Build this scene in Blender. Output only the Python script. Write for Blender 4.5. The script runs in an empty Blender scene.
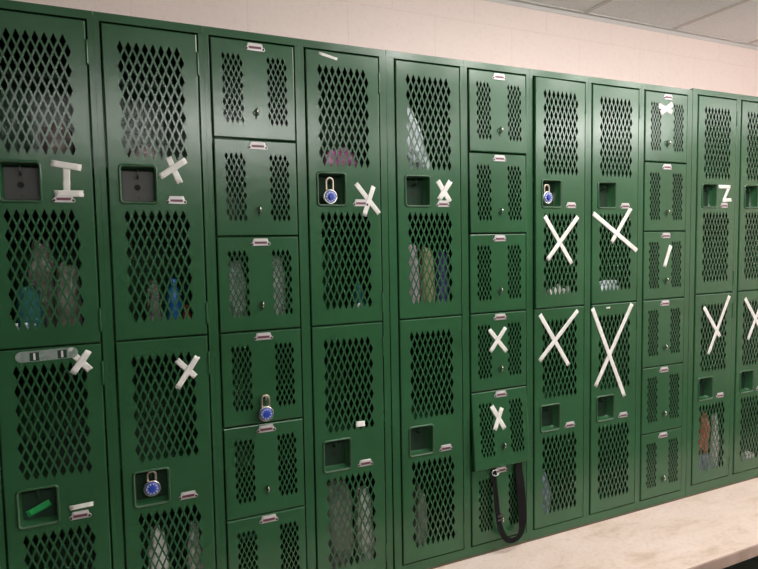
import bpy, bmesh, math, random
from mathutils import Vector, Matrix, noise
random.seed(7)
sc = bpy.context.scene
col = sc.collection

# ------------------------------------------------------------------ materials
def node_mat(name):
    m = bpy.data.materials.new(name); m.use_nodes = True
    nt = m.node_tree; b = nt.nodes['Principled BSDF']
    return m, nt, b
def simple(name, c, rough=.5, metal=0., spec=.5, trans=0., alpha=1.):
    m, nt, b = node_mat(name)
    b.inputs['Base Color'].default_value = (*c, 1)
    b.inputs['Roughness'].default_value = rough
    b.inputs['Metallic'].default_value = metal
    b.inputs['Specular IOR Level'].default_value = spec
    b.inputs['Transmission Weight'].default_value = trans
    b.inputs['Alpha'].default_value = alpha
    return m
def L(nt, a, b): nt.links.new(a, b)
def N(nt, t, **kw):
    n = nt.nodes.new(t)
    for k, v in kw.items():
        if k in n.inputs: n.inputs[k].default_value = v
        else: setattr(n, k, v)
    return n
def ramp(nt, fac, stops):
    r = nt.nodes.new('ShaderNodeValToRGB')
    e = r.color_ramp.elements
    while len(e) < len(stops): e.new(.5)
    for i, (p, c) in enumerate(stops):
        e[i].position = p; e[i].color = (*c, 1) if len(c) == 3 else c
    L(nt, fac, r.inputs['Fac']); return r

def mottled(name, stops, scale, rough, detail=4, bump=0, bscale=None, spec=.5, distort=0):
    m, nt, b = node_mat(name)
    tc = N(nt, 'ShaderNodeTexCoord')
    n = N(nt, 'ShaderNodeTexNoise', Scale=scale, Detail=detail, Distortion=distort)
    L(nt, tc.outputs['Object'], n.inputs['Vector'])
    r = ramp(nt, n.outputs['Fac'], stops)
    L(nt, r.outputs['Color'], b.inputs['Base Color'])
    b.inputs['Roughness'].default_value = rough
    b.inputs['Specular IOR Level'].default_value = spec
    if bump:
        n2 = N(nt, 'ShaderNodeTexNoise', Scale=bscale or scale * 6, Detail=3.)
        L(nt, tc.outputs['Object'], n2.inputs['Vector'])
        bp = N(nt, 'ShaderNodeBump', Strength=bump, Distance=.002)
        L(nt, n2.outputs['Fac'], bp.inputs['Height']); L(nt, bp.outputs['Normal'], b.inputs['Normal'])
    return m

def green_paint():
    m, nt, b = node_mat('green_enamel')
    tc = N(nt, 'ShaderNodeTexCoord'); geo = N(nt, 'ShaderNodeNewGeometry')
    n = N(nt, 'ShaderNodeTexNoise', Scale=3.5, Detail=5.)
    L(nt, geo.outputs['Position'], n.inputs['Vector'])
    r = ramp(nt, n.outputs['Fac'], [(.3, GREEN_A), (.7, GREEN_B)])
    # worn chips: tiny sparse pale flecks
    n2 = N(nt, 'ShaderNodeTexNoise', Scale=26., Detail=6., Roughness=.7)
    L(nt, geo.outputs['Position'], n2.inputs['Vector'])
    r2 = ramp(nt, n2.outputs['Fac'], [(.735, (0, 0, 0)), (.75, (1, 1, 1))])
    mix = N(nt, 'ShaderNodeMix', data_type='RGBA')
    L(nt, r2.outputs['Color'], mix.inputs['Factor'])
    L(nt, r.outputs['Color'], mix.inputs['A']); mix.inputs['B'].default_value = (.10, .15, .09, 1)
    L(nt, mix.outputs['Result'], b.inputs['Base Color'])
    n3 = N(nt, 'ShaderNodeTexNoise', Scale=7., Detail=4.)
    L(nt, geo.outputs['Position'], n3.inputs['Vector'])
    mr = N(nt, 'ShaderNodeMapRange'); mr.inputs['To Min'].default_value = .19; mr.inputs['To Max'].default_value = .26
    L(nt, n3.outputs['Fac'], mr.inputs['Value']); L(nt, mr.outputs['Result'], b.inputs['Roughness'])
    b.inputs['Specular IOR Level'].default_value = .45
    n4 = N(nt, 'ShaderNodeTexNoise', Scale=14., Detail=2.)
    L(nt, geo.outputs['Position'], n4.inputs['Vector'])
    bp = N(nt, 'ShaderNodeBump', Strength=.12, Distance=.004)
    L(nt, n4.outputs['Fac'], bp.inputs['Height']); L(nt, bp.outputs['Normal'], b.inputs['Normal'])
    return m
GREEN_A = (.0195, .070, .027); GREEN_B = (.0245, .088, .036)

def block_wall():
    m, nt, b = node_mat('painted_block')
    geo = N(nt, 'ShaderNodeNewGeometry'); sx = N(nt, 'ShaderNodeSeparateXYZ'); cx = N(nt, 'ShaderNodeCombineXYZ')
    L(nt, geo.outputs['Position'], sx.inputs[0])
    ax = N(nt, 'ShaderNodeMath', operation='SUBTRACT'); ax.inputs[1].default_value = .742
    az = N(nt, 'ShaderNodeMath', operation='SUBTRACT'); az.inputs[1].default_value = 2.189
    L(nt, sx.outputs['X'], ax.inputs[0]); L(nt, sx.outputs['Z'], az.inputs[0])
    L(nt, ax.outputs[0], cx.inputs['X']); L(nt, az.outputs[0], cx.inputs['Y'])
    br = N(nt, 'ShaderNodeTexBrick')
    br.offset = .5; br.offset_frequency = 2
    for k, v in (('Scale', 1.), ('Mortar Size', .0035), ('Mortar Smooth', .6), ('Brick Width', .4055), ('Row Height', .2025)):
        br.inputs[k].default_value = v
    L(nt, cx.outputs[0], br.inputs['Vector'])
    br.inputs['Color1'].default_value = br.inputs['Color2'].default_value = (*WALL, 1)
    br.inputs['Mortar'].default_value = (WALL[0] * .95, WALL[1] * .93, WALL[2] * .92, 1)
    n = N(nt, 'ShaderNodeTexNoise', Scale=55., Detail=5., Roughness=.7)
    L(nt, geo.outputs['Position'], n.inputs['Vector'])
    r = ramp(nt, n.outputs['Fac'], [(.30, (.86, .84, .84)), (.5, (1, 1, 1)), (.72, (1, 1, 1))])
    mx = N(nt, 'ShaderNodeMix', data_type='RGBA', blend_type='MULTIPLY'); mx.inputs['Factor'].default_value = .4
    L(nt, br.outputs['Color'], mx.inputs['A']); L(nt, r.outputs['Color'], mx.inputs['B'])
    L(nt, mx.outputs['Result'], b.inputs['Base Color'])
    b.inputs['Roughness'].default_value = .55
    inv = N(nt, 'ShaderNodeMath', operation='MULTIPLY'); inv.inputs[1].default_value = -1.
    L(nt, br.outputs['Fac'], inv.inputs[0])
    ad = N(nt, 'ShaderNodeMath', operation='MULTIPLY_ADD'); ad.inputs[1].default_value = .35
    L(nt, n.outputs['Fac'], ad.inputs[0]); L(nt, inv.outputs[0], ad.inputs[2])
    bp = N(nt, 'ShaderNodeBump', Strength=.22, Distance=.002)
    L(nt, ad.outputs[0], bp.inputs['Height']); L(nt, bp.outputs['Normal'], b.inputs['Normal'])
    return m
WALL = (.84, .68, .63)

def bench_mat():
    m, nt, b = node_mat('bench_stone')
    geo = N(nt, 'ShaderNodeNewGeometry')
    mp = N(nt, 'ShaderNodeMapping'); mp.inputs['Scale'].default_value = (1, 2.2, 1)
    L(nt, geo.outputs['Position'], mp.inputs['Vector'])
    n = N(nt, 'ShaderNodeTexNoise', Scale=4.5, Detail=8., Roughness=.62, Distortion=.6)
    L(nt, mp.outputs[0], n.inputs['Vector'])
    r = ramp(nt, n.outputs['Fac'], [(.30, (.56, .42, .32)), (.44, (.70, .555, .475)), (.60, (.74, .60, .53)), (.75, (.76, .65, .60))])
    n2 = N(nt, 'ShaderNodeTexNoise', Scale=60., Detail=4., Roughness=.7)
    L(nt, geo.outputs['Position'], n2.inputs['Vector'])
    r2 = ramp(nt, n2.outputs['Fac'], [(.3, (.82, .78, .74)), (.5, (1, 1, 1))])
    mx = N(nt, 'ShaderNodeMix', data_type='RGBA', blend_type='MULTIPLY'); mx.inputs['Factor'].default_value = .7
    L(nt, r.outputs['Color'], mx.inputs['A']); L(nt, r2.outputs['Color'], mx.inputs['B'])
    L(nt, mx.outputs['Result'], b.inputs['Base Color'])
    b.inputs['Roughness'].default_value = .5
    return m

M_GREEN = green_paint()
M_WALL = block_wall()
M_BENCH = bench_mat()
M_BEDGE = mottled('shaded_brown_bench_edge', [(.3, (.30, .20, .16)), (.7, (.42, .29, .24))], 14., .5)  # slab front browner and darker, its weaker light put into the colour
M_OPP = mottled('unseen_wall_dark_green', [(.3, (.020, .050, .026)), (.7, (.028, .066, .034))], 3., .5)  # dark colour chosen for unseen walls, to dim reflections on the left doors
M_CEIL = mottled('acoustic_tile', [(.35, (.82, .82, .82)), (.6, (.90, .90, .91))], 90., .9, detail=5)
M_TEE = simple('grid_metal', (.62, .58, .56), .5)
M_FLOOR = mottled('dark_concrete_floor', [(.35, (.045, .05, .042)), (.65, (.07, .075, .062))], 5., .6)
M_CHROME = simple('nameplate_metal', (.50, .46, .46), .42, .5)
M_CARD = simple('card', (.56, .52, .52), .6)
M_MAROON = simple('maroon_card', (.12, .028, .045), .5)
M_DARK = simple('black_hole', (.006, .006, .006), .8)
M_GREYMET = simple('grey_metal', (.05, .048, .045), .5, .3)
M_DKGREEN = simple('shaded_green_latch_plate', (.014, .034, .018), .75, spec=.2)  # latch plate enamel darkened for recess shade; also colours patches on the sticker
M_LIP_HI = simple('painted_lip_highlight', (.055, .09, .055), .4)  # lighter green that paints a highlight onto the recess lip
M_EDGE = simple('bare_punched_edge', (.085, .09, .08), .6, 0)
M_RUST = mottled('rusty_foot', [(.35, (.10, .045, .025)), (.6, (.07, .06, .035))], 30., .7)
M_STEEL = simple('steel', (.62, .59, .56), .25, 1.)
M_BRASSY = simple('tarnished_steel', (.50, .42, .33), .35, .9)
M_BLUE = simple('dial_blue', (.018, .045, .33), .35)
M_WHITE = simple('dial_marks', (.75, .78, .85), .5)
M_TAPE = mottled('masking_tape', [(.35, (.62, .58, .54)), (.65, (.72, .68, .645))], 30., .55, bump=.2, bscale=160)
M_TAPE2 = mottled('greyed_packing_tape', [(.3, (.11, .15, .12)), (.48, (.24, .27, .25)), (.62, (.15, .19, .16)), (.75, (.5, .5, .48))], 28., .25, bump=.4, bscale=60)
M_GTAPE = simple('green_tape', (.02, .36, .09), .45)
M_STRAP = mottled('black_webbing', [(.3, (.004, .004, .004)), (.7, (.010, .0095, .010))], 120., .85, bump=.3, bscale=400, spec=.12)
M_PAPER = simple('paper', (.8, .78, .74), .7)
def cloth(name, a, b, s=40): return mottled(name, [(.35, a), (.65, b)], s, .85, bump=.4, bscale=90)
def plastic(name, a, b, s=16): return mottled(name, [(.35, a), (.65, b)], s, .22, bump=.3, bscale=40)

# ------------------------------------------------------------------ mesh builder
class MB:
    def __init__(s): s.v = []; s.f = []; s.m = []; s.sm = []
    def poly(s, pts, mi=0, smooth=False):
        i = len(s.v); s.v += [tuple(p) for p in pts]; s.f.append(tuple(range(i, i + len(pts)))); s.m.append(mi); s.sm.append(smooth)
    def box(s, x0, x1, y0, y1, z0, z1, mi=0):
        P = [(x, y, z) for x in (x0, x1) for y in (y0, y1) for z in (z0, z1)]
        i = len(s.v); s.v += P
        for q in ((0, 1, 3, 2), (4, 6, 7, 5), (0, 4, 5, 1), (2, 3, 7, 6), (0, 2, 6, 4), (1, 5, 7, 3)):
            s.f.append(tuple(i + k for k in q)); s.m.append(mi); s.sm.append(False)
    def loops(s, loops, mi=0, closed=True, smooth=False, cap0=False, cap1=False):
        n = len(loops[0]); base = len(s.v)
        for lp in loops: s.v += [tuple(p) for p in lp]
        for a in range(len(loops) - 1):
            for k in range(n if closed else n - 1):
                k2 = (k + 1) % n
                s.f.append((base + a * n + k, base + a * n + k2, base + (a + 1) * n + k2, base + (a + 1) * n + k)); s.m.append(mi); s.sm.append(smooth)
        if cap0: s.f.append(tuple(base + k for k in range(n))[::-1]); s.m.append(mi); s.sm.append(False)
        if cap1: s.f.append(tuple(base + (len(loops) - 1) * n + k for k in range(n))); s.m.append(mi); s.sm.append(False)
    def lathe_y(s, prof, c, seg=28, mi=0, smooth=True, cap0=True, cap1=True):
        # prof: (radius, y) pairs around an axis along y
        s.loops([[(c[0] + r * math.cos(2 * math.pi * k / seg), c[1] + y, c[2] + r * math.sin(2 * math.pi * k / seg)) for k in range(seg)] for r, y in prof], mi, True, smooth, cap0, cap1)
    def lathe_z(s, prof, c=(0, 0, 0), seg=20, mi=0, smooth=True, cap0=True, cap1=True):
        s.loops([[(c[0] + r * math.cos(2 * math.pi * k / seg), c[1] + r * math.sin(2 * math.pi * k / seg), c[2] + z) for k in range(seg)] for r, z in prof], mi, True, smooth, cap0, cap1)
    def tube(s, pts, r, seg=10, mi=0):
        pts = [Vector(p) for p in pts]; loops = []; up = Vector((0, 1, 0))
        for i, p in enumerate(pts):
            t = (pts[min(i + 1, len(pts) - 1)] - pts[max(i - 1, 0)]).normalized()
            a = t.cross(up)
            if a.length < 1e-3: a = t.cross(Vector((1, 0, 0)))
            a.normalize(); b = t.cross(a)
            loops.append([p + (a * math.cos(2 * math.pi * k / seg) + b * math.sin(2 * math.pi * k / seg)) * r for k in range(seg)])
        s.loops(loops, mi, True, True, True, True)
    def mesh(s, name, mats):
        me = bpy.data.meshes.new(name); me.from_pydata(s.v, [], s.f)
        for m in mats: me.materials.append(m)
        me.polygons.foreach_set('material_index', s.m); me.polygons.foreach_set('use_smooth', s.sm)
        bm = bmesh.new(); bm.from_mesh(me); bmesh.ops.remove_doubles(bm, verts=bm.verts, dist=1e-6)
        bmesh.ops.recalc_face_normals(bm, faces=bm.faces); bm.to_mesh(me); bm.free()
        return me

def link(name, me, parent=None, loc=(0, 0, 0)):
    o = bpy.data.objects.new(name, me); col.objects.link(o); o.location = loc
    if parent: o.parent = parent
    return o
def tag(o, label, cat, group=None):
    o['label'] = label; o['category'] = cat
    if group: o['group'] = group
    return o
def empty(name, loc, label, cat, group=None):
    o = bpy.data.objects.new(name, None); o.empty_display_size = .05; col.objects.link(o); o.location = loc
    return tag(o, label, cat, group)
def struct(name, me):
    o = link(name, me); o['kind'] = 'structure'; return o
def bevel(o, w, seg=2):
    b = o.modifiers.new('bevel', 'BEVEL'); b.width = w; b.segments = seg; b.limit_method = 'ANGLE'; b.angle_limit = math.radians(50)

# ------------------------------------------------------------------ measures (metres; z = 0 is the floor)
BENCH_Z = .430
TOP_Z = BENCH_Z + 1.8021          # top edge of the doors
CEIL_Z = TOP_Z + .487
WALL_Y = .46
W = .2511                          # door width
PITCH3 = .88008 / 3
COLX = [.3478, .6373, .9268, 1.2163, 1.5360, 1.8252, 2.1160, 2.4065, 2.6955, 3.0190, 3.3085]
COLDZ = [.0031, .0021, .0012, .0002, 0, 0, 0, 0, 0, .0077, .0077]
TALL_H = .8758; BOX_H = .2888
BOXCOLS = (2, 5, 8)
DOOR_Y = -.004
LEAN = .00327
AJAR = {(5, 0): ('X', -1.2), (5, 1): ('X', -1.2), (5, 4): ('X', -4.5), (6, 0): ('Z', 2.0)}

def tops(c): return [-.88008 * i for i in (0, 1)] if c not in BOXCOLS else [-i * PITCH3 for i in range(6)]

# ------------------------------------------------------------------ setting
mb = MB(); mb.box(-2.2, 6.8, WALL_Y, WALL_Y + .12, 0, CEIL_Z + .1); struct('wall_back', mb.mesh('wall_back', [M_WALL]))
mb = MB(); mb.box(-2.32, 6.92, -4.72, -4.6, 0, CEIL_Z + .1); struct('wall_front', mb.mesh('wall_front', [M_OPP]))
mb = MB(); mb.box(-2.32, -2.2, -4.6, WALL_Y + .12, 0, CEIL_Z + .1); struct('wall_left', mb.mesh('wall_left', [M_OPP]))
mb = MB(); mb.box(6.8, 6.92, -4.6, WALL_Y + .12, 0, CEIL_Z + .1); struct('wall_right', mb.mesh('wall_right', [M_WALL]))
mb = MB(); mb.box(-2.2, 6.8, -4.6, WALL_Y, -.1, 0); struct('floor', mb.mesh('floor', [M_FLOOR]))
mb = MB(); mb.box(-2.2, 6.8, -4.6, WALL_Y, CEIL_Z, CEIL_Z + .1); struct('ceiling', mb.mesh('ceiling', [M_CEIL]))
k = 0
mb = MB(); mb.box(-2.2, 6.8, WALL_Y - .022, WALL_Y, CEIL_Z - .004, CEIL_Z); mb.box(-2.2, 6.8, WALL_Y - .003, WALL_Y, CEIL_Z - .022, CEIL_Z - .004)
struct('trim_1', mb.mesh('trim_1', [M_TEE]))
mb = MB()
for i in range(-7, 7):
    x = 2.785 + .6096 * i
    if -2.1 < x < 6.7: mb.box(x - .012, x + .012, -4.2, WALL_Y - .022, CEIL_Z - .004, CEIL_Z)
struct('trim_2', mb.mesh('trim_2', [M_TEE]))
mb = MB()
for y in (-.76, -1.98, -3.2): mb.box(-2.2, 6.8, y - .012, y + .012, CEIL_Z - .0038, CEIL_Z)
struct('trim_3', mb.mesh('trim_3', [M_TEE]))

bench = empty('bench', (2.2, 0, 0), 'long pale mottled stone bench slab running under and in front of the green lockers', 'bench')
mb = MB(); mb.box(-2.4, 4.4, -.404, WALL_Y - .004, BENCH_Z - .043, BENCH_Z)
o = link('slab', mb.mesh('slab', [M_BENCH]), bench)
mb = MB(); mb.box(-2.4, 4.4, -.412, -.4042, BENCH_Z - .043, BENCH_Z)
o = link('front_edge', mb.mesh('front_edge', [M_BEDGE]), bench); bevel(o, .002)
for x in (-2.2, -.4, 1.4, 3.2, 4.2):
    mb = MB(); mb.box(x - .1, x + .1, -.12, .4, 0, BENCH_Z - .043)
    link('support', mb.mesh('support', [M_FLOOR]), bench)

# ------------------------------------------------------------------ door meshes
def diamonds(x0, z0, px, pz, nc, nr, k=.75):
    out = []
    a, b = px / 2 * k, pz / 2 * k
    for r in range(nr):
        for c in range(nc):
            for s in (0, 1):
                x = x0 + px * (c + .5 * s); z = z0 - pz * (r + .5 * s)
                out.append([(x - a, z), (x, z - b), (x + a, z), (x, z + b)])
    return out
def rrect(x0, x1, z0, z1, r, n=4):
    pts = []
    for cx, cz, a0 in ((x1 - r, z1 - r, 0), (x0 + r, z1 - r, 90), (x0 + r, z0 + r, 180), (x1 - r, z0 + r, 270)):
        for i in range(n + 1):
            a = math.radians(a0 + 90 * i / n); pts.append((cx + r * math.cos(a), cz + r * math.sin(a)))
    return pts
REC = (.033, .123, -.4845, -.386)
def door_mesh(name, h, holes, ox):
    """pan door: perforated front sheet with thickness, rounded edge and return flange. ox shifts the origin to the hinge edge"""
    bm = bmesh.new(); T = .0009; b = .0032
    def loop(pts, y): return [bm.verts.new((x - ox, y, z)) for x, z in pts]
    def edges(vs): return [bm.edges.new((vs[i], vs[(i + 1) % len(vs)])) for i in range(len(vs))]
    rect = lambda i: [(i, -h + i), (W - i, -h + i), (W - i, -i), (i, -i)]
    outer = loop(rect(b), 0); es = edges(outer); hl = []
    for hpts in holes:
        vs = loop(hpts, 0); es += edges(vs); hl.append(vs)
    res = bmesh.ops.triangle_fill(bm, use_beauty=True, use_dissolve=False, edges=es, normal=(0, -1, 0))
    fr = [f for f in res['geom'] if isinstance(f, bmesh.types.BMFace)]
    area = sum(f.calc_area() for f in fr)
    def A(p): return abs(sum(p[i][0] * p[(i + 1) % len(p)][1] - p[(i + 1) % len(p)][0] * p[i][1] for i in range(len(p)))) / 2
    want = A(rect(b)) - sum(A(q) for q in holes)
    if abs(area - want) > .01 * want: print('DOOR FILL WARNING', name, area, want)
    vm = {}
    for vs in [outer] + hl:
        for v in vs: vm[v] = bm.verts.new((v.co.x, T, v.co.z))
    for f in fr: bm.faces.new([vm[v] for v in reversed(f.verts)])
    for vs in hl:
        for i in range(4 if len(vs) == 4 else len(vs)):
            j = (i + 1) % len(vs); bm.faces.new((vs[i], vs[j], vm[vs[j]], vm[vs[i]])).material_index = 1
    prev = outer
    for inset, y in ((b * .3, b * .3), (0, b), (0, .014), (.0012, .014), (.0012, b)):
        cur = loop(rect(inset), y)
        for i in range(4):
            j = (i + 1) % 4; bm.faces.new((prev[i], prev[j], cur[j], cur[i]))
        prev = cur
    bmesh.ops.recalc_face_normals(bm, faces=bm.faces)
    me = bpy.data.meshes.new(name); bm.to_mesh(me); bm.free(); me.materials.append(M_GREEN); me.materials.append(M_EDGE)
    return me
P1 = diamonds(.0455, -.0612, .0214, .0515, 8, 6); P2 = diamonds(.0455, -.5258, .0214, .0515, 8, 6)
TALL = door_mesh('tall_door', TALL_H, P1 + P2 + [rrect(*REC, .007)], W)
BOX = door_mesh('box_door', BOX_H, diamonds(.0352, -.0512, .0150, .0333, 4, 6) + diamonds(.1705, -.0512, .0150, .0333, 4, 6), 0)

# handle recess pan
def recess_mesh():
    mb = MB(); x0, x1, z0, z1 = REC
    def lp(e, y, r): return [(x, y, z) for x, z in rrect(x0 - e, x1 + e, z0 - e, z1 + e, r)]
    mb.loops([lp(.0075, .0004, .013), lp(.006, -.0028, .0115), lp(.0035, -.0042, .010), lp(.0022, -.0040, .009)], 0, True, True)
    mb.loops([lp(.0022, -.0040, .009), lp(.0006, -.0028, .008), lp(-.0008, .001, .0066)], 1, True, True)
    mb.loops([lp(-.0008, .001, .0066), lp(-.003, .040, .006)], 0, True, True, False, True)
    return mb.mesh('handle_recess', [M_GREEN, M_LIP_HI])
RECESS = recess_mesh()
def latch_mesh(plate, staple):
    mb = MB(); x0, x1, z0, z1 = REC
    mb.box(x0 + .005, x1 - .005, .0365, .0395, z0 + .005, z1 - .004, 0)
    mb.lathe_y([(.0085, 0), (.0085, -.0006)], (.076, .0363, -.441), 18, 1, False)
    mb.lathe_y([(.0022, 0), (.0022, -.0008)], (.078, .0363, -.470), 10, 1, False)
    pts = [(.0775, .037, -.392), (.0775, .016, -.393), (.0775, .010, -.400), (.0775, .011, -.408), (.0775, .017, -.4125), (.0775, .037, -.413)]
    mb.tube(pts, .0022, 8, 2)
    return mb.mesh('latch', [plate, M_DARK, staple])
LATCH_GREEN = latch_mesh(M_DKGREEN, M_DKGREEN); LATCH_GREY = latch_mesh(M_GREYMET, M_GREYMET)
def nameplate_mesh(cx, cz, w, h):
    mb = MB(); X = lambda u: cx + u * w / 2; Z = lambda v: cz + v * h / 2
    prof = [(-.66, 1), (.66, 1), (.74, .75), (.80, .1), (.98, -.25), (1, -.65), (.88, -1), (-.88, -1), (-1, -.65), (-.98, -.25), (-.80, .1), (-.74, .75)]
    def lp(s, y): return [(X(u * s), y, Z(v * s)) for u, v in prof]
    mb.loops([lp(1, .0004), lp(1, -.0012), lp(.93, -.002)], 0, True, False, False, True)
    mb.box(X(-.56), X(.56), -.0027, -.0019, Z(.28), Z(.78), 1)
    mb.box(X(-.62), X(.62), -.0029, -.0019, Z(-.48), Z(.12), 2)
    for s in (-1, 1): mb.lathe_y([(.0034, 0), (.0034, -.0012)], (X(.83 * s), -.0019, Z(-.50)), 10, 3, False)
    return mb.mesh('nameplate', [M_CHROME, M_CARD, M_MAROON, M_DARK])
PLATE_T = nameplate_mesh(.1785 - W, -.4775, .056, .0225); PLATE_B = nameplate_mesh(.1308, -.0158, .061, .0225)
def box_latch_mesh():
    mb = MB(); c = (.129, 0, -.212)
    mb.lathe_y([(.0095, .0006), (.0095, -.0012), (.0075, -.0022), (.0068, -.0005)], c, 18, 0, True, False, False)
    mb.box(c[0] - .0022, c[0] + .0022, -.0012, .0006, c[2] - .018, c[2] + .008, 1)
    mb.tube([(c[0] + .001, .0005, c[2] + .012), (c[0] + .001, -.010, c[2] + .012), (c[0] + .001, -.0155, c[2] + .007), (c[0] + .001, -.0155, c[2]), (c[0] + .001, -.010, c[2] - .005), (c[0] + .001, .0005, c[2] - .006)], .0026, 8, 2)
    return mb.mesh('latch', [M_GREEN, M_DARK, M_STEEL])
LATCH_BOX = box_latch_mesh()
def hinge_mesh(z0, z1):
    mb = MB(); x = .0012
    mb.lathe_z([(.0033, z0), (.0037, z0 + .002), (.0037, z1 - .002), (.0033, z1)], (x, .0005, 0), 12)
    mb.box(x, x + .004, .0015, .0030, z0 + .002, z1 - .002)
    return mb.mesh('hinge', [M_GREEN])
HINGE_A = hinge_mesh(-.117, -.050); HINGE_B = hinge_mesh(-.845, -.780)
shift_to = Matrix.Translation((-W, 0, 0))
for me in (RECESS, LATCH_GREEN, LATCH_GREY): me.transform(shift_to)

# ------------------------------------------------------------------ lockers
DOORM = {}
def locker(c, name, label, cat, group):
    box = c in BOXCOLS; x0 = COLX[c]; dz = COLDZ[c]
    root = empty(name, (x0, 0, BENCH_Z), label, cat, group)
    lean = LEAN if c < 4 else 0                                    # the first bank leans slightly
    root.rotation_euler[1] = lean
    gap = lambda i: COLX[i + 1] - COLX[i] - W                       # post width between two columns
    lp = gap(c - 1) / 2 if c else .0192
    rp = gap(c) / 2 if c < 10 else .0192
    if c == 3: rp -= .005
    xa, xb = -lp + .0003, W + rp - .0003
    if c in (4, 9): xa += .0008
    if c in (3, 8): xb -= .0008
    H = 1.8021 + dz
    g = .0046
    bz = H - 1.7560 - g
    mb = MB()
    mb.box(xa, -g, 0, .016, bz, H + .0055)                       # left stile
    mb.box(W + g, xb, 0, .016, bz, H + .0055)                    # right stile
    mb.box(xa, xb, 0, .016, H + .0055, H + .0285)                # top rail
    mb.box(xa, xb, 0, .016, .0004, bz)                             # bottom rail
    mb.box(xa, xb, -.0012, -.0001, .0006, .0075, 1)                # rusted foot strip
    fo = link('frame', mb.mesh('frame', [M_GREEN, M_RUST]), root); bevel(fo, .0012)
    mb = MB()                                                     # sheet metal carcass
    mb.box(xa + .0026, xa + .0038, .016, .44, .001, H + .028); mb.box(xb - .0038, xb - .0026, .016, .44, .001, H + .028)
    mb.box(xa + .0038, xb - .0038, .4385, .44, .001, H + .028)
    mb.box(xa + .0038, xb - .0038, .016, .4385, H + .0265, H + .028)
    mb.box(xa + .0038, xb - .0038, .016, .4385, bz - .004, bz - .002)
    link('carcass', mb.mesh('carcass', [M_GREEN]), root)
    tz = tops(c)
    for r, t in enumerate(tz[1:]):
        mb = MB(); mb.box(xa + .0038, xb - .0038, .017, .4384, H + t + .0006, H + t + .0018)
        mb.box(xa + .0038, xb - .0038, .017, .0185, H + t - .012, H + t + .0006)
        link('shelf', mb.mesh('shelf', [M_GREEN]), root)
    if not box:                                                   # hat shelf behind the upper handle
        for t in tz:
            mb = MB(); mb.box(xa + .0038, xb - .0038, .040, .4384, H + t - .3712, H + t - .370)
            mb.box(xa + .0038, xb - .0038, .040, .0415, H + t - .388, H + t - .3712)
            link('shelf', mb.mesh('shelf', [M_GREEN]), root)
    for r, t in enumerate(tz):
        d = link('door', BOX if box else TALL, root, (0 if box else W, DOOR_Y, H + t))
        ax, a = AJAR.get((c, r), ('X', 0))
        d.rotation_euler['XYZ'.index(ax)] = math.radians(a)
        DOORM[c, r] = Matrix.Translation((x0, 0, BENCH_Z)) @ Matrix.Rotation(lean, 4, 'Y') @ Matrix.Translation(((0 if box else W), DOOR_Y, H + t)) @ Matrix.Rotation(math.radians(a), 4, ax) @ Matrix.Translation((0 if box else -W, 0, 0))
        if box:
            link('nameplate', PLATE_B, d); link('latch', LATCH_BOX, d)
        else:
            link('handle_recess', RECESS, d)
            link('latch', LATCH_GREY if (c in (0, 1) and r == 0) else LATCH_GREEN, d)
            link('nameplate', PLATE_T, d)
            link('hinge', HINGE_A, d); link('hinge', HINGE_B, d)
    return root
GT, GB = 'two-door lockers in the row', 'six-door box lockers in the row'
LOCKERS = {
 0: 'green two-door locker at the far left, tape letter I beside its upper handle',
 1: 'green two-door locker second from left, with a padlock on its lower door',
 2: 'green six-door box locker with a blue-dial padlock hanging on its fourth door',
 3: 'green two-door locker with an upper padlock and a white paper scrap on its lower mesh',
 4: 'green two-door locker with a draped clear bag and purple garment behind its upper mesh',
 5: 'green six-door box locker with a black strap hanging out of its fifth door',
 6: 'green two-door locker with an upper padlock and large tape crosses on both doors',
 7: 'green two-door locker whose lower door carries the longest tape cross of the row',
 8: 'green six-door box locker with a single slanted tape strip on its third door',
 9: 'green two-door locker with a tape letter Z beside its upper handle',
 10: 'green two-door locker at the far right, cut off by the photo edge',
}
for c in range(11):
    b = c in BOXCOLS
    locker(c, 'box_locker' if b else 'locker', LOCKERS[c], 'locker', GB if b else GT)

# ------------------------------------------------------------------ tape marks
def strip_mesh(a, b, w, lift, mat, seed, M=None):
    rnd = random.Random(seed); a = Vector(a); b = Vector(b); d = b - a; Ln = d.length; d.normalize(); n = Vector((-d.y, d.x))
    ns = max(4, int(Ln / .012)); top = []; bot = []
    for i in range(ns + 1):
        t = i / ns; j = .0006 * (rnd.random() - .5)
        top.append(a + d * Ln * t + n * (w / 2 + j)); bot.append(a + d * Ln * t - n * (w / 2 + j))
    e0 = [a + n * w * (.5 - k / 5) + d * .0035 * (rnd.random() - .5) for k in range(1, 5)]
    e1 = [b - n * w * (.5 - k / 5) + d * .0035 * (rnd.random() - .5) for k in range(1, 5)]
    # rows across the strip (6 points wide)
    rows = []
    for i in range(ns + 1):
        row = []
        for k in range(6):
            p = top[i].lerp(bot[i], k / 5)
            if i == 0 and 0 < k < 5: p = e0[k - 1]
            if i == ns and 0 < k < 5: p = e1[4 - k]
            y = -lift - .0005 * noise.noise(Vector((p.x * 60, p.y * 60, seed)))
            row.append((p.x, y, p.y))
        rows.append(row)
    mb = MB(); mb.loops(rows, 0, False, True)
    back = [[(x, y + .00035, z) for x, y, z in r] for r in rows]
    mb.loops(back, 0, False, True)
    per = rows[0] + [r[-1] for r in rows[1:-1]] + rows[-1][::-1] + [r[0] for r in rows[-2:0:-1]]
    perb = back[0] + [r[-1] for r in back[1:-1]] + back[-1][::-1] + [r[0] for r in back[-2:0:-1]]
    mb.loops([per, perb], 0, True, False)
    return mb.mesh('strip', [mat])
TG = 'masking tape marks on the locker doors'
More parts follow.
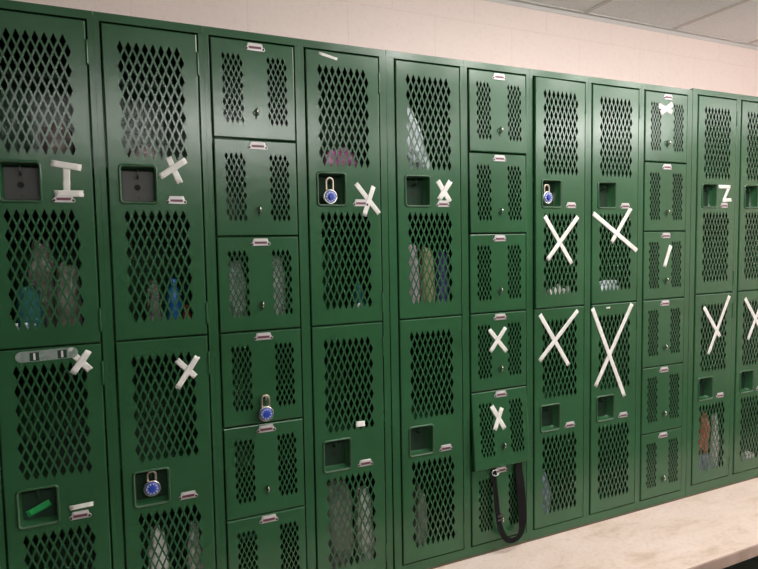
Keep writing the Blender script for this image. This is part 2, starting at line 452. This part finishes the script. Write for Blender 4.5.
def tape(name, c, r, strips, w, label, mat=M_TAPE, group=TG, lift=.0008, cat='tape mark'):
    M = DOORM[c, r]
    if len(strips) == 1:
        a, b = strips[0]; cx = Vector(((a[0] + b[0]) / 2, (a[1] + b[1]) / 2))
        me = strip_mesh(Vector(a) - cx, Vector(b) - cx, w, lift, mat, hash_(label))
        o = link(name, me); o.matrix_world = M @ Matrix.Translation((cx.x, 0, cx.y)); tag(o, label, cat, group); return o
    pts = [p for s in strips for p in s]; cx = Vector((sum(p[0] for p in pts) / len(pts), sum(p[1] for p in pts) / len(pts)))
    e = empty(name, (0, 0, 0), label, cat, group); e.matrix_world = M @ Matrix.Translation((cx.x, 0, cx.y))
    for i, (a, b) in enumerate(strips):
        link('strip', strip_mesh(Vector(a) - cx, Vector(b) - cx, w, lift + .0009 * i, mat, hash_(label) + i), e)
    return e
def hash_(s): return sum(ord(ch) * (i + 1) for i, ch in enumerate(s)) % 997

tape('tape_letter', 0, 0, [((.1888, -.3885), (.1863, -.4633)), ((.1523, -.3846), (.2256, -.3949)), ((.1565, -.4652), (.2277, -.4647))], .0175, 'tape letter I beside the upper handle of the leftmost locker')
tape('tape_cross', 1, 0, [((.1592, -.3554), (.1898, -.4279)), ((.1343, -.4135), (.2086, -.3617))], .0175, 'small tape cross touching the upper handle of the second locker from left')
tape('tape_cross', 0, 1, [((.1749, -.0162), (.2217, -.0711)), ((.2204, -.0175), (.177, -.0773))], .0175, 'small tape cross on the lower door of the leftmost locker, overlapping a grey sticker')
mb = MB(); cap = lambda e, y: [(x, y, z) for x, z in rrect(-.0745 + e, .0745 - e, -.0145 + e, .0145 - e, .0140 - e, 6)]
mb.loops([cap(0, -.0003), cap(0, -.0008), cap(.0008, -.0011)], 0, True, False, True, True)
for x in (-.030, .036):
    mb.box(x - .011, x + .011, -.00135, -.0010, -.0125, .0100, 1); mb.box(x - .0025, x + .0025, -.0017, -.0013, -.010, .008, 2)
o = link('sticker', mb.mesh('sticker', [M_TAPE2, M_DKGREEN, M_CARD])); o.matrix_world = DOORM[0, 1] @ Matrix.Translation((.1190, 0, -.0195)) @ Matrix.Rotation(math.radians(-1), 4, 'Y')
tag(o, 'worn grey sticker with rounded ends along the top of the leftmost lower door', 'sticker')
tape('tape_cross', 1, 1, [((.1613, -.0656), (.2129, -.121)), ((.2206, -.0596), (.1593, -.1498))], .017, 'tape cross on the lower door mesh of the second locker from left')
tape('tape_cross', 3, 0, [((.1616, -.4141), (.2452, -.5132)), ((.2251, -.4223), (.1893, -.5203))], .0165, 'tape cross covering half a nameplate, beside the recess holding a padlock')
tape('paper_scrap', 3, 1, [((.1470, -.3399), (.1795, -.341))], .019, 'small white paper scrap stuck at the bottom of a lower door mesh', M_PAPER, group=None, cat='scrap')
tape('tape_scrap', 3, 0, [((.0432, -.0093), (.1057, -.0216))], .009, 'torn white tape scrap at the top edge of an upper door', group=None, cat='tape')
tape('tape_cross', 4, 0, [((.1574, -.3983), (.206, -.4703)), ((.2091, -.3979), (.1597, -.4653))], .019, 'wide tape cross above a nameplate on the locker with the draped clear bag')
tape('tape_cross', 5, 3, [((.0812, -.0605), (.1581, -.1497)), ((.1537, -.0581), (.0846, -.1441))], .0165, 'tape cross on the fourth door of the box locker with the strap')
tape('tape_cross', 5, 4, [((.0864, -.0568), (.14, -.1485)), ((.1313, -.068), (.0942, -.1477))], .0185, 'tape cross on the open fifth box door, just above the black strap')
tape('tape_cross', 6, 0, [((.0428, -.5207), (.1827, -.7078)), ((.2129, -.5227), (.0555, -.6893))], .0180, 'large tape cross below the padlock on the slightly open upper door')
tape('tape_cross', 6, 1, [((.0256, -.0195), (.1705, -.2337)), ((.2154, -.016), (.0228, -.2023))], .0180, 'large tape cross on the lower door just right of the black strap')
tape('tape_cross', 7, 0, [((.2103, -.4864), (.1046, -.6271)), ((.003, -.5085), (.2462, -.6649))], .0190, 'lopsided tape cross on an upper door, one strip much longer, left of the slanted strip')
tape('tape_cross', 7, 1, [((.2222, -.0081), (.0218, -.3378)), ((.0024, -.013), (.1833, -.3979))], .0190, 'tallest tape cross, spanning the whole upper mesh of a lower door')
tape('tape_cross', 8, 0, [((.0755, -.0559), (.1581, -.0773)), ((.1574, -.043), (.0855, -.087))], .0215, 'squat bow-tie tape cross on the top box door near the ceiling')
tape('tape_slash', 8, 2, [((.1593, -.0599), (.1224, -.1516))], .0190, 'single slanted tape strip on the third door of the right box locker')
tape('tape_letter', 9, 0, [((.2076, -.3962), (.1734, -.4542)), ((.1357, -.3942), (.2166, -.3936)), ((.1627, -.4555), (.2241, -.4523))], .0165, 'tape letter Z beside an upper handle near the right edge')
tape('tape_cross', 9, 1, [((.0551, -.0574), (.1684, -.2009)), ((.2264, -.0151), (.0897, -.2761))], .0185, 'Y-like tape cross on the lower door of the second locker from right')
tape('tape_cross', 10, 1, [((.0501, -.0327), (.1835, -.2026)), ((.1772, -.0513), (.0768, -.2322))], .0185, 'tape cross cut off by the right photo edge')
tape('tape_scrap', 0, 1, [((.1531, -.4533), (.2127, -.4512))], .0135, 'white tape scrap over the nameplate of the leftmost lower door', lift=.0034, group=None, cat='tape')
tape('tape_scrap', 7, 1, [((.0778, -.0162), (.0991, -.0151))], .007, 'tiny white tape scrap between the upper ends of the tallest cross', group=None, cat='tape')
o = tape('green_tape', 0, 1, [((.0462, -.4655), (.1035, -.4402))], .019, 'bright green tape strip inside the lower recess of the leftmost locker', M_GTAPE, lift=-.0352, group=None, cat='tape')

# ------------------------------------------------------------------ padlocks
def padlock(c, r, ctr, top, y, tilt, label):
    """combination padlock: round body facing out, shackle up to `top`"""
    x, z = ctr; hgt = top - z; M = DOORM[c, r]
    root = empty('padlock', (0, 0, 0), label, 'padlock', 'blue-dial padlocks on the lockers')
    root.matrix_world = M @ Matrix.Translation((x, y, z)) @ Matrix.Rotation(math.radians(tilt), 4, 'Y')
    mb = MB(); R = .0245
    mb.lathe_y([(R * .55, .0095), (R * .9, .0090), (R, .006), (R, -.006), (R * .94, -.009), (R * .86, -.0098), (R * .78, -.0085)], (0, 0, 0), 32, 0)
    link('body', mb.mesh('padlock_body', [M_STEEL]), root)
    mb = MB()
    mb.lathe_y([(R * .77, -.0082), (R * .77, -.0102), (R * .70, -.0112), (R * .40, -.0114)], (0, 0, 0), 32, 0)
    for k in range(20):
        a = 2 * math.pi * k / 20; r0, r1 = (R * .46, R * .70) if k % 2 == 0 else (R * .60, R * .70)
        d = Vector((math.cos(a), 0, math.sin(a))); n = Vector((-d.z, 0, d.x)) * (.0011 if k % 2 == 0 else .0006)
        mb.poly([d * r0 - n + Vector((0, -.0117, 0)), d * r1 - n + Vector((0, -.0116, 0)), d * r1 + n + Vector((0, -.0116, 0)), d * r0 + n + Vector((0, -.0117, 0))], 1)
    dial = link('dial', mb.mesh('padlock_dial', [M_BLUE, M_WHITE]), root)
    mb = MB(); seg = 24
    rk = [R * .36 * (1.0 if k % 2 else .86) for k in range(seg)]
    lp = lambda s, y: [(rk[k] * s * math.cos(2 * math.pi * k / seg), y, rk[k] * s * math.sin(2 * math.pi * k / seg)) for k in range(seg)]
    mb.loops([lp(1, -.0113), lp(1, -.0158), lp(.85, -.0172)], 0, True, False, False, True)
    link('knob', mb.mesh('padlock_knob', [M_BLUE]), dial)
    mb = MB(); s = .0115; zt = hgt - s
    pts = [(-s, 0, .016)] + [(-s, 0, .016 + (zt - .016) * i / 4) for i in range(1, 5)]
    pts += [(s * math.cos(math.pi - math.pi * i / 12), 0, zt + s * math.sin(math.pi * i / 12)) for i in range(1, 12)]
    pts += [(s, 0, zt - (zt - .016) * i / 4) for i in range(0, 5)]
    mb.tube(pts, .0034, 10)
    link('shackle', mb.mesh('padlock_shackle', [M_BRASSY]), root)
    return root
padlock(1, 1, (.079, -.4395), -.391, .010, 0, 'blue-dial padlock in the lower recess of the second locker from left')
padlock(3, 0, (.0735, -.4595), -.3985, .008, 0, 'blue-dial padlock in an upper recess left of a half-covered nameplate')
padlock(2, 3, (.1272, -.2555), -.1985, -.0165, 0, 'blue-dial padlock hanging on the fourth door of the left box locker')
padlock(6, 0, (.0615, -.4500), -.400, .010, 0, 'blue-dial padlock in the upper recess of the slightly open door')

# ------------------------------------------------------------------ strap
def ribbon(pts, widths, thick, dirs=None):
    """band along pts lying roughly in the door plane"""
    P = [Vector(p) for p in pts]
    # Catmull-Rom resample
    out = []; wd = []
    for i in range(len(P) - 1):
        p0, p1, p2, p3 = P[max(i - 1, 0)], P[i], P[i + 1], P[min(i + 2, len(P) - 1)]
        for k in range(8):
            t = k / 8
            out.append(.5 * ((2 * p1) + (p2 - p0) * t + (2 * p0 - 5 * p1 + 4 * p2 - p3) * t * t + (3 * p1 - p0 - 3 * p2 + p3) * t ** 3))
            wd.append(widths[i] * (1 - t) + widths[i + 1] * t)
    out.append(P[-1]); wd.append(widths[-1])
    L4 = []
    for i, p in enumerate(out):
        t = (out[min(i + 1, len(out) - 1)] - out[max(i - 1, 0)]).normalized()
        s = t.cross(Vector((0, 1, 0)))
        s = s.normalized() if s.length > .2 else Vector((1, 0, 0))
        tw = .12 * math.sin(i * .16); s = (s + Vector((0, 1, 0)) * tw).normalized()
        n = s.cross(t).normalized() * thick / 2; h = s * wd[i] / 2
        L4.append([p - h - n, p + h - n, p + h + n, p - h + n])
    mb = MB(); mb.loops(L4, 0, True, False, True, True); return mb
X5 = COLX[5]
strap = empty('strap', (X5 + .15, -.035, TOP_Z - 1.768), 'black webbing strap looping down from the open fifth door of a box locker', 'strap')
def S(x, y, z): return (x - .15, y + .035, z + 1.768)
pts = [S(.100, .060, -1.452), S(.096, .006, -1.4635), S(.093, -.0085, -1.4655), S(.092, -.0135, -1.495), S(.092, -.024, -1.561), S(.098, -.028, -1.640), S(.107, -.034, -1.700), S(.130, -.040, -1.742), S(.165, -.040, -1.752), S(.196, -.036, -1.738), S(.212, -.030, -1.700), S(.212, -.026, -1.640), S(.208, -.024, -1.560), S(.207, -.0135, -1.495), S(.209, -.0085, -1.4655), S(.210, .006, -1.4635), S(.212, .06, -1.452)]
wd = [.02, .02, .02, .018, .018, .021, .023, .021, .020, .024, .032, .036, .037, .036, .036, .034, .03]
link('webbing', ribbon(pts, wd, .003).mesh('webbing', [M_STRAP]), strap)
mb = MB()
for zz in (-1.648, -1.662): mb.box(S(.094, 0, 0)[0], S(.116, 0, 0)[0], -.002, .0085, S(0, 0, zz)[2] - .003, S(0, 0, zz)[2] + .003)
mb.box(S(.110, 0, 0)[0], S(.116, 0, 0)[0], -.002, .0085, S(0, 0, -1.662)[2], S(0, 0, -1.648)[2])
link('slider', mb.mesh('slider', [M_GREYMET]), strap)
mb = MB()
q = [S(.080 + .016 * math.cos(a) + .012, -.0235 + .003 * math.sin(a), -1.482 + .010 * math.sin(a)) for a in [2 * math.pi * k / 16 for k in range(17)]]
mb.tube(q, .0022, 8); link('ring', mb.mesh('ring', [M_STEEL]), strap)

# ------------------------------------------------------------------ things inside the lockers
def crumple(name, c, x0, x1, ya, yb, zb, zt, mat, label, cat, seed, amp=.22, top=.7, lean=0., sub=4, freq=2.2, group=None):
    """a soft crumpled mass standing on zb (door-top relative), x relative to the door's left edge"""
    bm = bmesh.new(); bmesh.ops.create_icosphere(bm, subdivisions=sub, radius=1)
    sx, sy, sz = (x1 - x0) / 2, (yb - ya) / 2, (zt - zb) / 2
    for v in bm.verts:
        d = v.co.normalized(); p = d * freq + Vector((seed * 3.1, seed * 1.7, 0))
        r = 1 + amp * noise.noise(p) + amp * .55 * (abs(noise.noise(p * 2.7)) - .3) + amp * .3 * noise.noise(p * 6)
        q = Vector([math.copysign(abs(k) ** .72, k) for k in d]) * r * .98
        q.z = max(-1, min(1.06, q.z)); t = (q.z + 1) / 2; k = 1 + (top - 1) * t
        v.co = Vector((max(-1, min(1, q.x)) * sx * k + lean * t * sx, max(-1, min(1, q.y)) * sy * (1 + (top - 1) * t * .5), (q.z + 1) * sz))
    me = bpy.data.meshes.new(name); bm.to_mesh(me); bm.free(); me.materials.append(mat)
    me.polygons.foreach_set('use_smooth', [True] * len(me.polygons))
    o = link(name, me, None, (COLX[c] + (x0 + x1) / 2, (ya + yb) / 2, TOP_Z + COLDZ[c] + zb))
    return tag(o, label, cat, group)
def bottle(name, c, x, y, zb, h, r, mat, capmat, label, cat='bottle'):
    root = empty(name, (COLX[c] + x, y, TOP_Z + COLDZ[c] + zb), label, cat)
    mb = MB(); mb.lathe_z([(r * .9, 0), (r, .004), (r, h * .35), (r * .93, h * .42), (r, h * .5), (r, h * .68), (r * .72, h * .80), (r * .42, h * .86), (r * .40, h * .90)])
    link('body', mb.mesh('bottle_body', [mat]), root)
    mb = MB(); mb.lathe_z([(r * .5, h * .89), (r * .52, h * .9), (r * .52, h * .985), (r * .45, h)]); link('cap', mb.mesh('bottle_cap', [capmat]), root)
    return root
SH = -.370; F1 = -.8784; F2 = -.88008 - .8775; SH2 = -.88008 - .370
m_pinkbag = plastic('pink_grey_plastic', (.28, .20, .20), (.50, .38, .38)); m_bag = plastic('grey_plastic', (.20, .19, .16), (.40, .38, .34))
m_teal = cloth('teal_cloth', (.02, .13, .14), (.04, .20, .20)); m_white = cloth('white_cloth', (.55, .52, .50), (.78, .74, .72))
m_clear = plastic('clear_wrap', (.38, .42, .46), (.78, .82, .86), 22); m_purple = cloth('purple_cloth', (.10, .08, .34), (.20, .16, .52))
m_tan = cloth('tan_cloth', (.22, .20, .08), (.34, .30, .20)); m_rose = cloth('rose_grey_cloth', (.22, .18, .20), (.38, .30, .34))
m_pink = cloth('pink_cloth', (.34, .08, .22), (.55, .22, .40)); m_brown = cloth('grey_brown_cloth', (.11, .10, .10), (.22, .195, .18))
m_mesh = cloth('grey_mesh_cloth', (.16, .16, .16), (.46, .45, .45), 120); m_red = cloth('red_cloth', (.34, .05, .04), (.50, .10, .07))
m_slate = cloth('slate_cloth', (.12, .13, .20), (.26, .26, .34)); m_blue = plastic('blue_plastic', (.02, .12, .42), (.04, .20, .55)); m_yellow = simple('yellow_plastic', (.55, .36, .02), .4)
m_redp = simple('red_plastic', (.45, .02, .02), .4); m_shiny = simple('shiny_white', (.75, .75, .75), .15)

crumple('plastic_bag', 0, .120, .220, .045, .13, SH, -.262, m_pinkbag, 'pinkish grey plastic bag behind the top mesh of the leftmost locker', 'bag', 1)
crumple('plastic_bag', 0, .060, .150, .130, .20, F1, -.585, m_bag, 'tall grey-brown plastic bag behind the mesh below the letter I', 'bag', 2)
crumple('plastic_bag', 0, .135, .222, .040, .12, F1, -.655, m_bag, 'low grey plastic bag nearest the hinge side in the leftmost locker', 'bag', 3)
crumple('towel', 0, .044, .112, .060, .13, F1, -.715, m_teal, 'folded teal towel low in the leftmost locker', 'towel', 4, amp=.1, top=.95)
bottle('bottle', 0, .030, .035, F1, .105, .013, m_yellow, m_yellow, 'small yellow bottle at the far left edge of the leftmost locker')
for i, x in enumerate((.050, .073, .091)):
    o = bottle('bottle', 0, x, .030, F1, .066 - .004 * (i == 2), .0095, m_slate, m_shiny, ('leftmost', 'middle', 'rightmost')[i] + ' of three tiny bottles with shiny white caps in the leftmost locker')
    o['group'] = 'tiny white-capped bottles'
crumple('plastic_bag', 1, .052, .150, .045, .12, SH, -.312, m_pinkbag, 'pinkish bag on the shelf just above the second upper handle', 'bag', 5)
bottle('bottle', 1, .168, .050, F1, .170, .021, m_blue, m_blue, 'blue bottle standing in the upper door of the second locker')
bottle('bottle', 1, .204, .045, F1, .088, .012, m_redp, m_redp, 'small red bottle right of the blue bottle')
crumple('cloth_bundle', 1, .085, .140, .05, .12, F1, -.715, m_brown, 'brown cloth bundle left of the blue bottle', 'cloth', 6)
crumple('towel', 1, .055, .128, .045, .12, F2, -1.470, m_white, 'white towel at the left in the bottom of the second locker', 'towel', 7)
crumple('towel', 1, .172, .232, .045, .12, F2, -1.485, m_white, 'white towel at the right in the bottom of the second locker', 'towel', 8)
crumple('mesh_bag', 2, .028, .100, .030, .12, -3 * PITCH3 + .0019, -.655, m_mesh, 'grey mesh fabric behind the left holes of the third box door', 'fabric', 9, amp=.12, top=.95)
crumple('mesh_bag', 2, .160, .228, .024, .12, -3 * PITCH3 + .0019, -.640, m_mesh, 'pale grey mesh fabric behind the right holes of the third box door', 'fabric', 10, amp=.12, top=.95)
crumple('garment', 3, .070, .215, .045, .15, SH, -.290, m_pink, 'pink and white garment on the shelf above the padlock recess', 'garment', 11, amp=.35)
crumple('carton_pouch', 3, .170, .222, .040, .09, F1, -.745, m_teal, 'teal pouch behind the mesh above a door gap', 'pouch', 12, amp=.12, top=.55)
crumple('paper_ball', 3, .165, .205, .018, .038, F1, -.815, m_white, 'white crumpled paper in front of the teal pouch', 'paper', 13)
crumple('jacket', 3, .045, .165, .045, .12, F2, -1.430, m_brown, 'grey-brown jacket hanging at the left behind the lower mesh beside white towel', 'jacket', 14, amp=.16, top=.9)
crumple('towel', 3, .165, .232, .020, .12, F2, -1.470, m_white, 'tall white towel behind the right of a bottom mesh', 'towel', 15, amp=.22, top=.8, sub=5)
crumple('plastic_bag', 4, .046, .172, .022, .10, SH, -.128, m_clear, 'clear crinkled plastic bag draped behind an upper mesh', 'bag', 16, amp=.25, top=.25, lean=-.62, sub=5, freq=3)
crumple('garment', 4, .048, .112, .035, .10, F1, -.615, m_rose, 'rose-grey garment left of the tan garment behind mesh', 'garment', 17, amp=.16, top=.9)
crumple('garment', 4, .118, .184, .045, .11, F1, -.630, m_tan, 'tan garment between rose-grey and purple ones', 'garment', 18, amp=.14, top=.85)
crumple('garment', 4, .190, .236, .035, .10, F1, -.640, m_purple, 'purple garment nearest the hinge side behind mesh', 'garment', 19, amp=.12, top=.92)
crumple('cloth_bundle', 4, .080, .150, .060, .13, F2, -1.530, m_brown, 'grey cloth bundle behind the bottom mesh left of the strap', 'cloth', 20, top=.6)
for i, x in enumerate((.118, .142, .166, .190, .214)):
    crumple('paper_ball', 6, x - .013, x + .013, .035, .065, F1, -.808 + .008 * (i % 3), m_white, ('first', 'second', 'third', 'fourth', 'fifth')[i] + ' white crumpled paper ball from the left inside the slightly open door', 'paper', 21 + i, sub=3, group='paper balls behind the slightly open door')
crumple('plastic_bag', 7, .070, .232, .040, .11, F1, -.790, m_clear, 'pale crinkled bag at the bottom of the upper locker beside the paper balls', 'bag', 27, amp=.4)
crumple('plastic_bag', 6, .050, .150, .050, .12, F2, -1.560, m_slate, 'dull grey bag behind the bottom mesh right of the strap', 'bag', 28, top=.6)
crumple('plastic_bag', 7, .035, .100, .060, .12, F2, -1.480, m_brown, 'dull brown bag behind the bottom mesh below the tallest cross', 'bag', 29, top=.7)
crumple('paper_ball', 8, .045, .080, .025, .07, -PITCH3 + .0019, -.175, m_mesh, 'pale grey wad behind the left holes of the top right box door', 'wad', 30)
crumple('cloth_bundle', 9, .075, .200, .022, .12, F2, -1.640, m_slate, 'slate-blue cloth bundle at the bottom of the second locker from right, under red garment', 'cloth', 31, amp=.25, top=.8)
crumple('garment', 9, .085, .165, .022, .10, -1.646, -1.455, m_red, 'red garment behind the bottom mesh of the second locker from right', 'garment', 32, amp=.34, top=.6, lean=.55)
crumple('towel', 9, .190, .228, .022, .06, F2, -1.460, m_white, 'white towel right of the red garment', 'towel', 33, amp=.3)
crumple('paper_ball', 10, .130, .215, .022, .07, F2, -1.690, m_white, 'white wad at the bottom of the rightmost locker', 'wad', 34, amp=.35)

# ------------------------------------------------------------------ lights
LAMPS = [(2.3, -.9, 25, 0), (2.4, -.9, 0, 4.6), (3.6, -.9, 0, 5.0), (.6, -3.3, 0, 13), (1.8, -3.3, 0, 25), (3.4, -3.4, 0, 9), (5.2, -2.6, 85, 1), (5.4, -1.4, 0, 4), (3.6, -2.1, 0, 4.5), (4.8, -2.1, 0, 5.5)]
def area(name, loc, sx, sy, power, colr=(1, .98, .95)):
    l = bpy.data.lights.new(name, 'AREA'); l.shape = 'RECTANGLE'; l.size = sx; l.size_y = sy; l.energy = power; l.color = colr
    o = bpy.data.objects.new(name, l); col.objects.link(o); o.location = loc; return o
def lamp(name, loc, power, rad=.07, colr=(1, .98, .95)):
    l = bpy.data.lights.new(name, 'POINT'); l.energy = power; l.shadow_soft_size = rad; l.color = colr
    o = bpy.data.objects.new(name, l); col.objects.link(o); o.location = loc; return o
for x, y, pa, pp in LAMPS:
    if pa: area('ceiling_lamp', (x, y, CEIL_Z - .012), 1.2, .5, pa)
    for k in ((-.4, 0, .4) if pp else ()): lamp('ceiling_lamp_tube', (x + k, y, CEIL_Z - .12), pp)
w = bpy.data.worlds.new('World'); sc.world = w; w.use_nodes = True
w.node_tree.nodes['Background'].inputs['Color'].default_value = (1, .95, .9, 1)
w.node_tree.nodes['Background'].inputs['Strength'].default_value = .02

# ------------------------------------------------------------------ camera
cam = bpy.data.cameras.new('camera'); co = bpy.data.objects.new('camera', cam); col.objects.link(co)
r = Vector((0.9103278749565038, -0.41344515034568313, -0.019138122499643705)); u = Vector((0.0463128202526369, 0.05580454624421446, 0.9973670213611056)); f = Vector((0.41128856385440976, 0.9088173415346522, -0.06994824492769176))
m = Matrix((r, u, -f)).transposed().to_4x4(); m.translation = (0.64222989, -1.81082109, TOP_Z - .61255945)
co.matrix_world = m
cam.sensor_width = 36; cam.lens = 587.5545 * 36 / 758; cam.clip_start = .05
sc.camera = co
sc.view_settings.view_transform = 'Standard'; sc.view_settings.look = 'None'; sc.view_settings.gamma = 1
sc.view_settings.use_curve_mapping = False; sc.view_settings.exposure = 0.0
